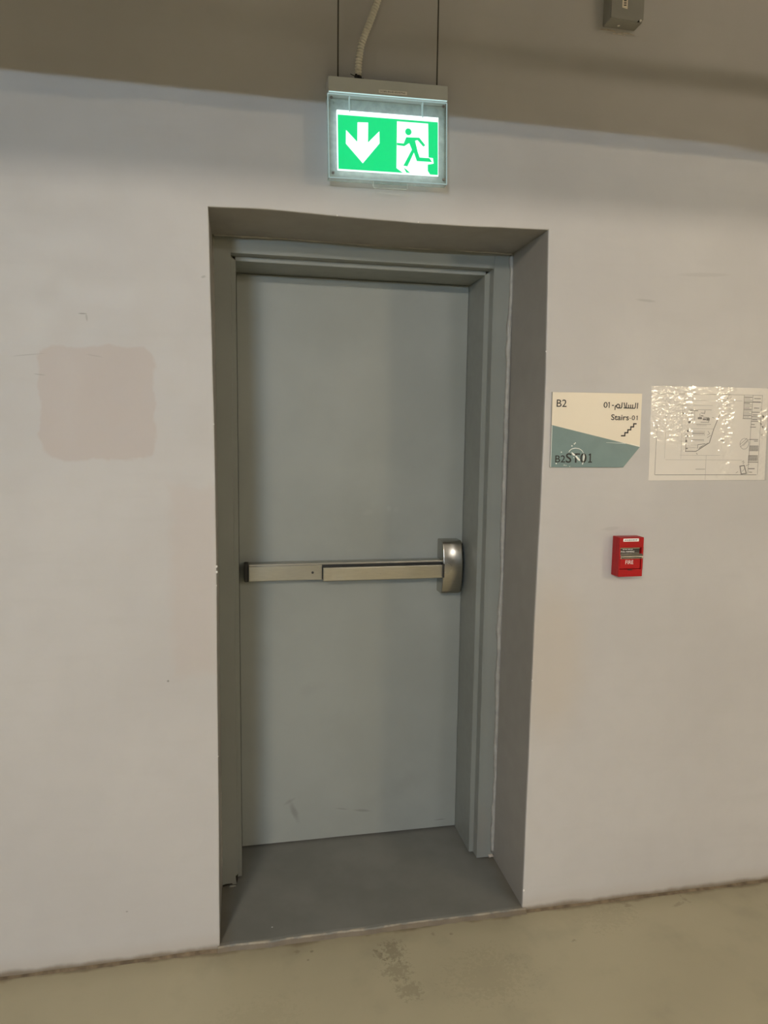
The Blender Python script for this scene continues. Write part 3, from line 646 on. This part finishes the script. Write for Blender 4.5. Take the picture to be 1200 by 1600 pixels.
# ------------------------------------------------------------------ evacuation plan in a sleeve
pl = thing('floor_plan_sheet', (1.605, 0.0, 1.457), 'printed floor plan in a wrinkled clear sleeve taped on the wall', 'floor plan')
PO = [(1.385, 1.7635), (1.8165, 1.7660), (1.8265, 1.4590), (1.392, 1.4575)]
part('paper', 'paper', pl, lambda bm: prism(bm, PO, -0.0008, 0.0))
YP = -0.0012
def drawing(bm):
    def L(*p, wd=0.0011, closed=False): ribbon(bm, list(p), wd, YP, YP + 0.0003, closed)
    L((1.408, 1.739), (1.725, 1.742)); L((1.414, 1.476), (1.794, 1.4765), wd=.0018); L((1.413, 1.476), (1.4115, 1.64), wd=.0013)
    def q(cx, cy):      # from the plan's own drawing units
        return (1.4997 + (cx - 150) * 0.0001506 + (cy - 1300) * 0.000003 + 0.019, 1.5525 + (1300 - cy) * 0.0001372)
    K = lambda *p, wd=0.0011: L(*[q(*a) for a in p], wd=wd)
    K((150, 1290), (420, 1290), (740, 1080), (830, 760), (990, 330), wd=.0024); K((165, 1300), (160, 860), wd=.0016); K((230, 315), (430, 320), wd=.0022); K((190, 290), (760, 295))
    K((480, 1230), (590, 1150)); K((455, 1225), (455, 1130), (640, 1105), wd=.0018); K((490, 1200), (700, 1090)); K((500, 590), (700, 590), (700, 480), (560, 470), wd=.0016)
    for y0, y1, x0, x1, nn in ((790, 850, 315, 610, 10), (860, 910, 315, 610, 10), (640, 690, 420, 640, 8), (1010, 1050, 300, 600, 10), (1120, 1160, 300, 420, 4)):
        for k in range(nn + 1): K((x0 + (x1 - x0) * k / nn, y0), (x0 + (x1 - x0) * k / nn, y1), wd=.0005)
    K((315, 858), (600, 858), wd=.0016); K((300, 1010), (600, 1010), wd=.0012); K((390, 640), (760, 640)); K((280, 745), (840, 745), wd=.0006); K((500, 370), (590, 380), (600, 310), wd=.0018)
    K((680, 900), (740, 860), (690, 800)); K((680, 960), (770, 900)); K((160, 1165), (290, 1165), wd=.0006); K((160, 1205), (430, 1205), wd=.0006); K((200, 400), (270, 410), (275, 350)); K((350, 310), (350, 560), wd=.0005); K((780, 470), (840, 490)); K((480, 380), (480, 470))
    for a, b, c, d in ((640, 490, 720, 550), (430, 470, 530, 520), (500, 430, 560, 450), (180, 900, 230, 950), (150, 1020, 190, 1070), (180, 780, 225, 830), (170, 1210, 215, 1235), (200, 570, 260, 620), (550, 500, 630, 540)):
        prism(bm, [q(a, b), q(c, b), q(c, d), q(a, d)], YP, YP + 0.0003)
    # title block
    for z in (1.742, 1.7185, 1.664): L((1.726, z), (1.796, z))
    for z, a, b in ((1.731, 1.764, 1.790), (1.720, 1.760, 1.790), (1.6995, 1.766, 1.786), (1.686, 1.758, 1.790), (1.677, 1.762, 1.782), (1.671, 1.758, 1.790), (1.661, 1.762, 1.782), (1.6555, 1.758, 1.792), (1.645, 1.760, 1.773), (1.6365, 1.757, 1.778), (1.595, 1.758, 1.79), (1.590, 1.775, 1.79), (1.519, 1.757, 1.796), (1.485, 1.764, 1.776)): L((a, z), (b, z), wd=.0022)
    for k in range(15): L((1.727, 1.735 - k * 0.0050), (1.757 - 0.008 * ((k * 7) % 3 == 1), 1.735 - k * 0.0050), wd=.0012 + .0012 * ((k * 5) % 4 == 0))
    L((1.726, 1.742), (1.728, 1.664)); L((1.759, 1.742), (1.760, 1.48)); L((1.795, 1.742), (1.797, 1.477), wd=.0008)
    for a, b, c, d in ((1.759, 1.574, 1.793, 1.557), (1.758, 1.542, 1.793, 1.524)):
        for k in range(8): L((a, b - (b - d) * k / 7), (c, b - (b - d) * k / 7), wd=.0012)
        for k in range(6): L((a + (c - a) * k / 5, b), (a + (c - a) * k / 5, d), wd=.0006)
    circ = [(1.739 + 0.0165 * math.cos(a), 1.5805 + 0.018 * math.sin(a)) for a in [2 * math.pi * k / 26 for k in range(26)]]
    L(*circ, wd=.0010, closed=True); L((1.726, 1.571), (1.752, 1.594), (1.766, 1.596)); L((1.722, 1.577), (1.748, 1.599)); L((1.735, 1.574), (1.750, 1.589))
    L((1.728, 1.505), (1.744, 1.508), (1.7545, 1.481), (1.735, 1.479), wd=.0032, closed=True); L((1.738, 1.487), (1.748, 1.499)); L((1.734, 1.519), (1.741, 1.524), (1.739, 1.513), (1.745, 1.519)); L((1.714, 1.482), (1.722, 1.487)); L((1.75, 1.506), (1.764, 1.513)); L((1.76, 1.497), (1.785, 1.497), wd=.003)
part('plan_drawing', 'grey_ink', pl, drawing, label='grey line drawing of the building')
def pale(bm):
    def L(*p, wd=0.0009): ribbon(bm, list(p), wd, YP, YP + 0.0003)
    L((1.45, 1.526), (1.735, 1.5255)); L((1.50, 1.541), (1.65, 1.541)); L((1.45, 1.72), (1.72, 1.722)); L((1.562, 1.495), (1.597, 1.495), wd=.0022); L((1.47, 1.704), (1.61, 1.705)); L((1.50, 1.70), (1.505, 1.53)); L((1.598, 1.54), (1.60, 1.46)); L((1.648, 1.592), (1.664, 1.588), wd=.003); L((1.44, 1.72), (1.446, 1.53), wd=.0006); L((1.561, 1.548), (1.565, 1.544), wd=.003)
part('plan_guides', 'pale_ink', pl, pale)
def sleeve(bm):
    NX, NZ = 190, 150; g = []
    for j in range(NZ + 1):
        row = []
        for i in range(NX + 1):
            u, v = i / NX, j / NZ
            top = Vector(PO[0]).lerp(Vector(PO[1]), u); bot = Vector(PO[3]).lerp(Vector(PO[2]), u); p = bot.lerp(top, v)
            p = Vector((0.5 * (PO[0][0] + PO[2][0]), 0.5 * (PO[0][1] + PO[2][1]))) + (p - Vector((0.5 * (PO[0][0] + PO[2][0]), 0.5 * (PO[0][1] + PO[2][1])))) * 1.012
            def bumpf(x, c, h): return max(0.0, min(1.0, 2.2 * (1 - abs(x - c) / h)))
            wr = 0.10 + 1.0 * bumpf(u, 0.15, 0.22) * (0.15 + 0.85 * min(1.0, max(0.0, (v - 0.38) / 0.15))) + 0.95 * bumpf(u, 0.62, 0.09) * (0.45 + 0.55 * v) + 0.8 * bumpf(u, 0.95, 0.05) * (1.0 if 0.45 < v < 0.80 else 0.2) + 0.5 * bumpf(u, 0.30, 0.07) * (0.3 < v < 0.75)
            nz = mnoise.noise(Vector((p.x * 42 + p.y * 22, p.y * 95 - p.x * 25, 0.7))) * 0.0012 + mnoise.noise(Vector((p.x * 120, p.y * 190, 3.1))) * 0.00045
            nz = nz * wr + mnoise.noise(Vector((p.x * 14, p.y * 9, 6.1))) * 0.0004
            row.append(bm.verts.new((p.x, -0.0065 - max(-0.0045, nz), p.y)))
        g.append(row)
    for j in range(NZ):
        for i in range(NX): bm.faces.new((g[j][i], g[j][i + 1], g[j + 1][i + 1], g[j + 1][i]))
part('clear_sleeve', 'sleeve', pl, sleeve, True, 'wrinkled clear plastic sleeve')

# ------------------------------------------------------------------ fire alarm pull station
fa = thing('fire_alarm_pull_station', (1.318, 0.0, 1.147), 'small red fire alarm pull station on the wall below the stairs sign', 'fire alarm')
FX0, FX1, FZ0, FZ1 = 1.2745, 1.3605, 1.1475, 1.2765
def fbody(bm):
    box(bm, FX0, FX1, -0.030, 0.0, FZ0, FZ1, 0.002)
    box(bm, FX0, FX1, -0.0455, -0.029, 1.243, FZ1, 0.002); box(bm, FX0, FX1, -0.0455, -0.029, FZ0, 1.172, 0.002)
    box(bm, FX0, FX0 + 0.0045, -0.0455, -0.029, 1.17, 1.245, 0.0012); box(bm, FX1 - 0.0065, FX1, -0.0455, -0.029, 1.17, 1.245, 0.0012)
part('body', 'red', fa, fbody)
part('recess', 'black', fa, lambda bm: box(bm, FX0 + 0.0045, FX1 - 0.0065, -0.0306, -0.0295, 1.172, 1.243), label='dark recess behind the handle')
lp = part('lower_plate', 'red', fa, lambda bm: box(bm, FX0 + 0.0055, FX1 - 0.0085, -0.0435, -0.030, 1.1735, 1.2085, 0.0015))
part('lettering', 'white', lp, lambda bm: text(bm, 'FIRE', 1.2995, 1.3275, 1.1890, 1.2015, -0.0438, bold=0.0), label='white text FIRE')
hd = part('pull_handle', 'dark_handle', fa, lambda bm: box(bm, FX0 + 0.0055, FX1 - 0.0100, -0.0385, -0.030, 1.222, 1.2415, 0.001), label='dark pull handle')
part('handle_rim', 'chrome', hd, lambda bm: box(bm, FX0 + 0.005, FX1 - 0.0105, -0.0402, -0.036, 1.2398, 1.2422, 0.0005))
part('lettering', 'white', hd, lambda bm: (text(bm, 'PULL HANDLE', 1.2840, 1.3320, 1.2268, 1.2318, -0.0388, bold=0.015), [ribbon(bm, [(a, 1.2366), (b, 1.2366)], 0.0018, -0.0389) for a, b in ((1.2905, 1.2965), (1.2985, 1.3055), (1.308, 1.318), (1.3195, 1.3260))]), label='white text PULL HANDLE')
def tbar(bm):
    prof = [(-0.032, 1.2235), (-0.046, 1.2235), (-0.052, 1.2160), (-0.0525, 1.2125), (-0.049, 1.2070), (-0.040, 1.2055), (-0.032, 1.2055)]
    a = [bm.verts.new((FX0 + 0.0035, y, z)) for y, z in prof]; b = [bm.verts.new((FX1 - 0.0045, y, z)) for y, z in prof]; k = len(prof)
    bm.faces.new(a); bm.faces.new(b[::-1])
    for i in range(k): bm.faces.new((a[i], a[(i + 1) % k], b[(i + 1) % k], b[i]))
    bmesh.ops.bevel(bm, geom=bm.edges[:], offset=0.0006, segments=1, affect='EDGES')
part('handle_bar', 'chrome', hd, tbar, label='polished metal handle bar')
part('handle_face', 'dark_handle', hd, lambda bm: prism(bm, [(FX0 + 0.006, 1.2098), (FX1 - 0.010, 1.2098), (FX1 - 0.010, 1.2136), (FX0 + 0.006, 1.2136)], -0.0532, -0.0515))
stk = part('sticker', 'sticker', fa, lambda bm: box(bm, 1.287, 1.3415, -0.0460, -0.0455, 1.2632, 1.2728), label='white number sticker')
part('sticker_print', 'grey_ink', stk, lambda bm: [ribbon(bm, [(a, 1.268), (a + wd_, 1.268)], 0.0030, -0.0463) for a, wd_ in ((1.2905, .007), (1.2985, .005), (1.3045, .008), (1.3135, .004), (1.3185, .009), (1.3285, .008))])
part('key_slot', 'black', fa, lambda bm: prism(bm, [(1.3045, 1.1718), (1.3255, 1.1718), (1.3215, 1.1688), (1.3085, 1.1688)], -0.0460, -0.0445), label='black notch below the plate')
part('maker_tag', 'red', fa, lambda bm: box(bm, 1.289, 1.3195, -0.0464, -0.0454, 1.1525, 1.1575, 0.0003))

# ------------------------------------------------------------------ junction box
jb = thing('junction_box', (1.209, 0.0, 2.818), 'grey square junction box high on the wall right of the exit sign', 'junction box')
part('body', 'jbox', jb, lambda bm: box(bm, 1.1565, 1.2615, -0.046, 0.0, 2.8185, 2.9285, 0.003))
cv = part('cover_plate', 'jbox', jb, lambda bm: prism(bm, [(1.158, 2.9275), (1.158, 2.8225), (1.1595, 2.8205), (1.2435, 2.8190), (1.2475, 2.8235), (1.2615, 2.8255), (1.2615, 2.9275)], -0.0500, -0.0462))
part('label_tape', 'cream', cv, lambda bm: prism(bm, [(1.1915, 2.851), (1.2085, 2.8485), (1.2085, 2.895), (1.1915, 2.895)], -0.0506, -0.0501), label='cream label strip')
part('label_print', 'ink', cv, lambda bm: [ribbon(bm, [(1.196, z), (1.2045, z + 0.001)], 0.0028, -0.0509) for z in (2.8575, 2.8635, 2.8695, 2.8755, 2.882)])
lump('cover_screw', 'plaster', cv, (1.2525, -0.0495, 2.8225), (0.0032, 0.003, 0.0030), 2.0)
part('corner_hole', 'gap', jb, lambda bm: box(bm, 1.2440, 1.2500, -0.0480, -0.0455, 2.8190, 2.8260))
part('knockout', 'plaster', jb, lambda bm: ring_tube(bm, [(1.200, -0.018, 2.8180), (1.200, -0.018, 2.8190)], 0.004, 10), label='pale knockout plug underneath')
for i, (a, b, z) in enumerate([(1.150, 1.20, 2.812), (1.19, 1.232, 2.8045), (1.215, 1.262, 2.809)]):
    bm = B(); ribbon(bm, [(a, z), ((a + b) / 2, z + 0.002), (b, z - 0.001)], [.002, .0045, .002], -0.0006, 0.0002); obj('filler_smear', bm, 'mortar', wall)

# ------------------------------------------------------------------ overhead services, out of frame
dct = thing('air_duct', (0.5, -1.4, 2.50), 'long rectangular metal duct hung parallel to the door wall', 'duct')
part('duct_body', 'duct', dct, lambda bm: box(bm, X0 + 0.05, X1 - 0.05, -1.5, -1.3, 2.503, 3.020, 0.004))
for hx in (-4.0, -1.5, 1.0, 3.5, 6.0):
    part('hanger', 'duct', dct, lambda bm: (ring_tube(bm, [(hx, -1.52, 2.50), (hx, -1.52, CEIL_Z)], 0.005, 8), ring_tube(bm, [(hx, -1.28, 2.50), (hx, -1.28, CEIL_Z)], 0.005, 8), box(bm, hx - 0.015, hx + 0.015, -1.53, -1.27, 2.493, 2.503)))
pp = thing('service_pipe', (0.5, -0.5, 2.86), 'thin grey service pipe hung between the duct and the door wall', 'pipe')
part('pipe_run', 'duct', pp, lambda bm: ring_tube(bm, [(X0 + 0.05, -0.5, 2.872), (X1 - 0.05, -0.5, 2.872)], 0.018, 14), True)
for hx in (-4.0, -1.5, 1.0, 3.5, 6.0):
    part('pipe_hanger', 'rod', pp, lambda bm: ring_tube(bm, [(hx, -0.5, 2.885), (hx, -0.5, CEIL_Z)], 0.003, 8))
for i, (lx, ly, lz, ln, ax, col, rad, lab) in enumerate(LAMPS):
    M['tube%d' % i] = emit('lamp_tube_light_%d' % i, col, rad)
    lm = thing('batten_lamp', (lx, ly, lz), lab, 'lamp', group='battens along the car park ceiling')
    def turn(fn):
        def g(bm):
            fn(bm)
            if ax == 'y': bmesh.ops.rotate(bm, cent=(lx, ly, lz), matrix=Matrix.Rotation(math.pi / 2, 3, 'Z'), verts=bm.verts[:])
        return g
    part('tube', 'tube%d' % i, lm, turn(lambda bm: ring_tube(bm, [(lx - ln / 2, ly, lz), (lx + ln / 2, ly, lz)], 0.02, 12)), True)
    part('housing', 'lampbody', lm, turn(lambda bm: box(bm, lx - ln / 2 - 0.03, lx + ln / 2 + 0.03, ly - 0.03, ly + 0.03, lz + 0.026, lz + 0.07, 0.004)))
    for s in (-1, 1):
        part('end_holder', 'lampbody', lm, turn(lambda bm: box(bm, lx + s * (ln / 2 + 0.001), lx + s * (ln / 2 + 0.025), ly - 0.02, ly + 0.02, lz - 0.02, lz + 0.03, 0.002)))
        if CEIL_Z - lz > 0.1: part('hanging_wire', 'rod', lm, turn(lambda bm: ring_tube(bm, [(lx + s * ln * 0.4, ly, lz + 0.07), (lx + s * ln * 0.4, ly, CEIL_Z)], 0.002, 6)))
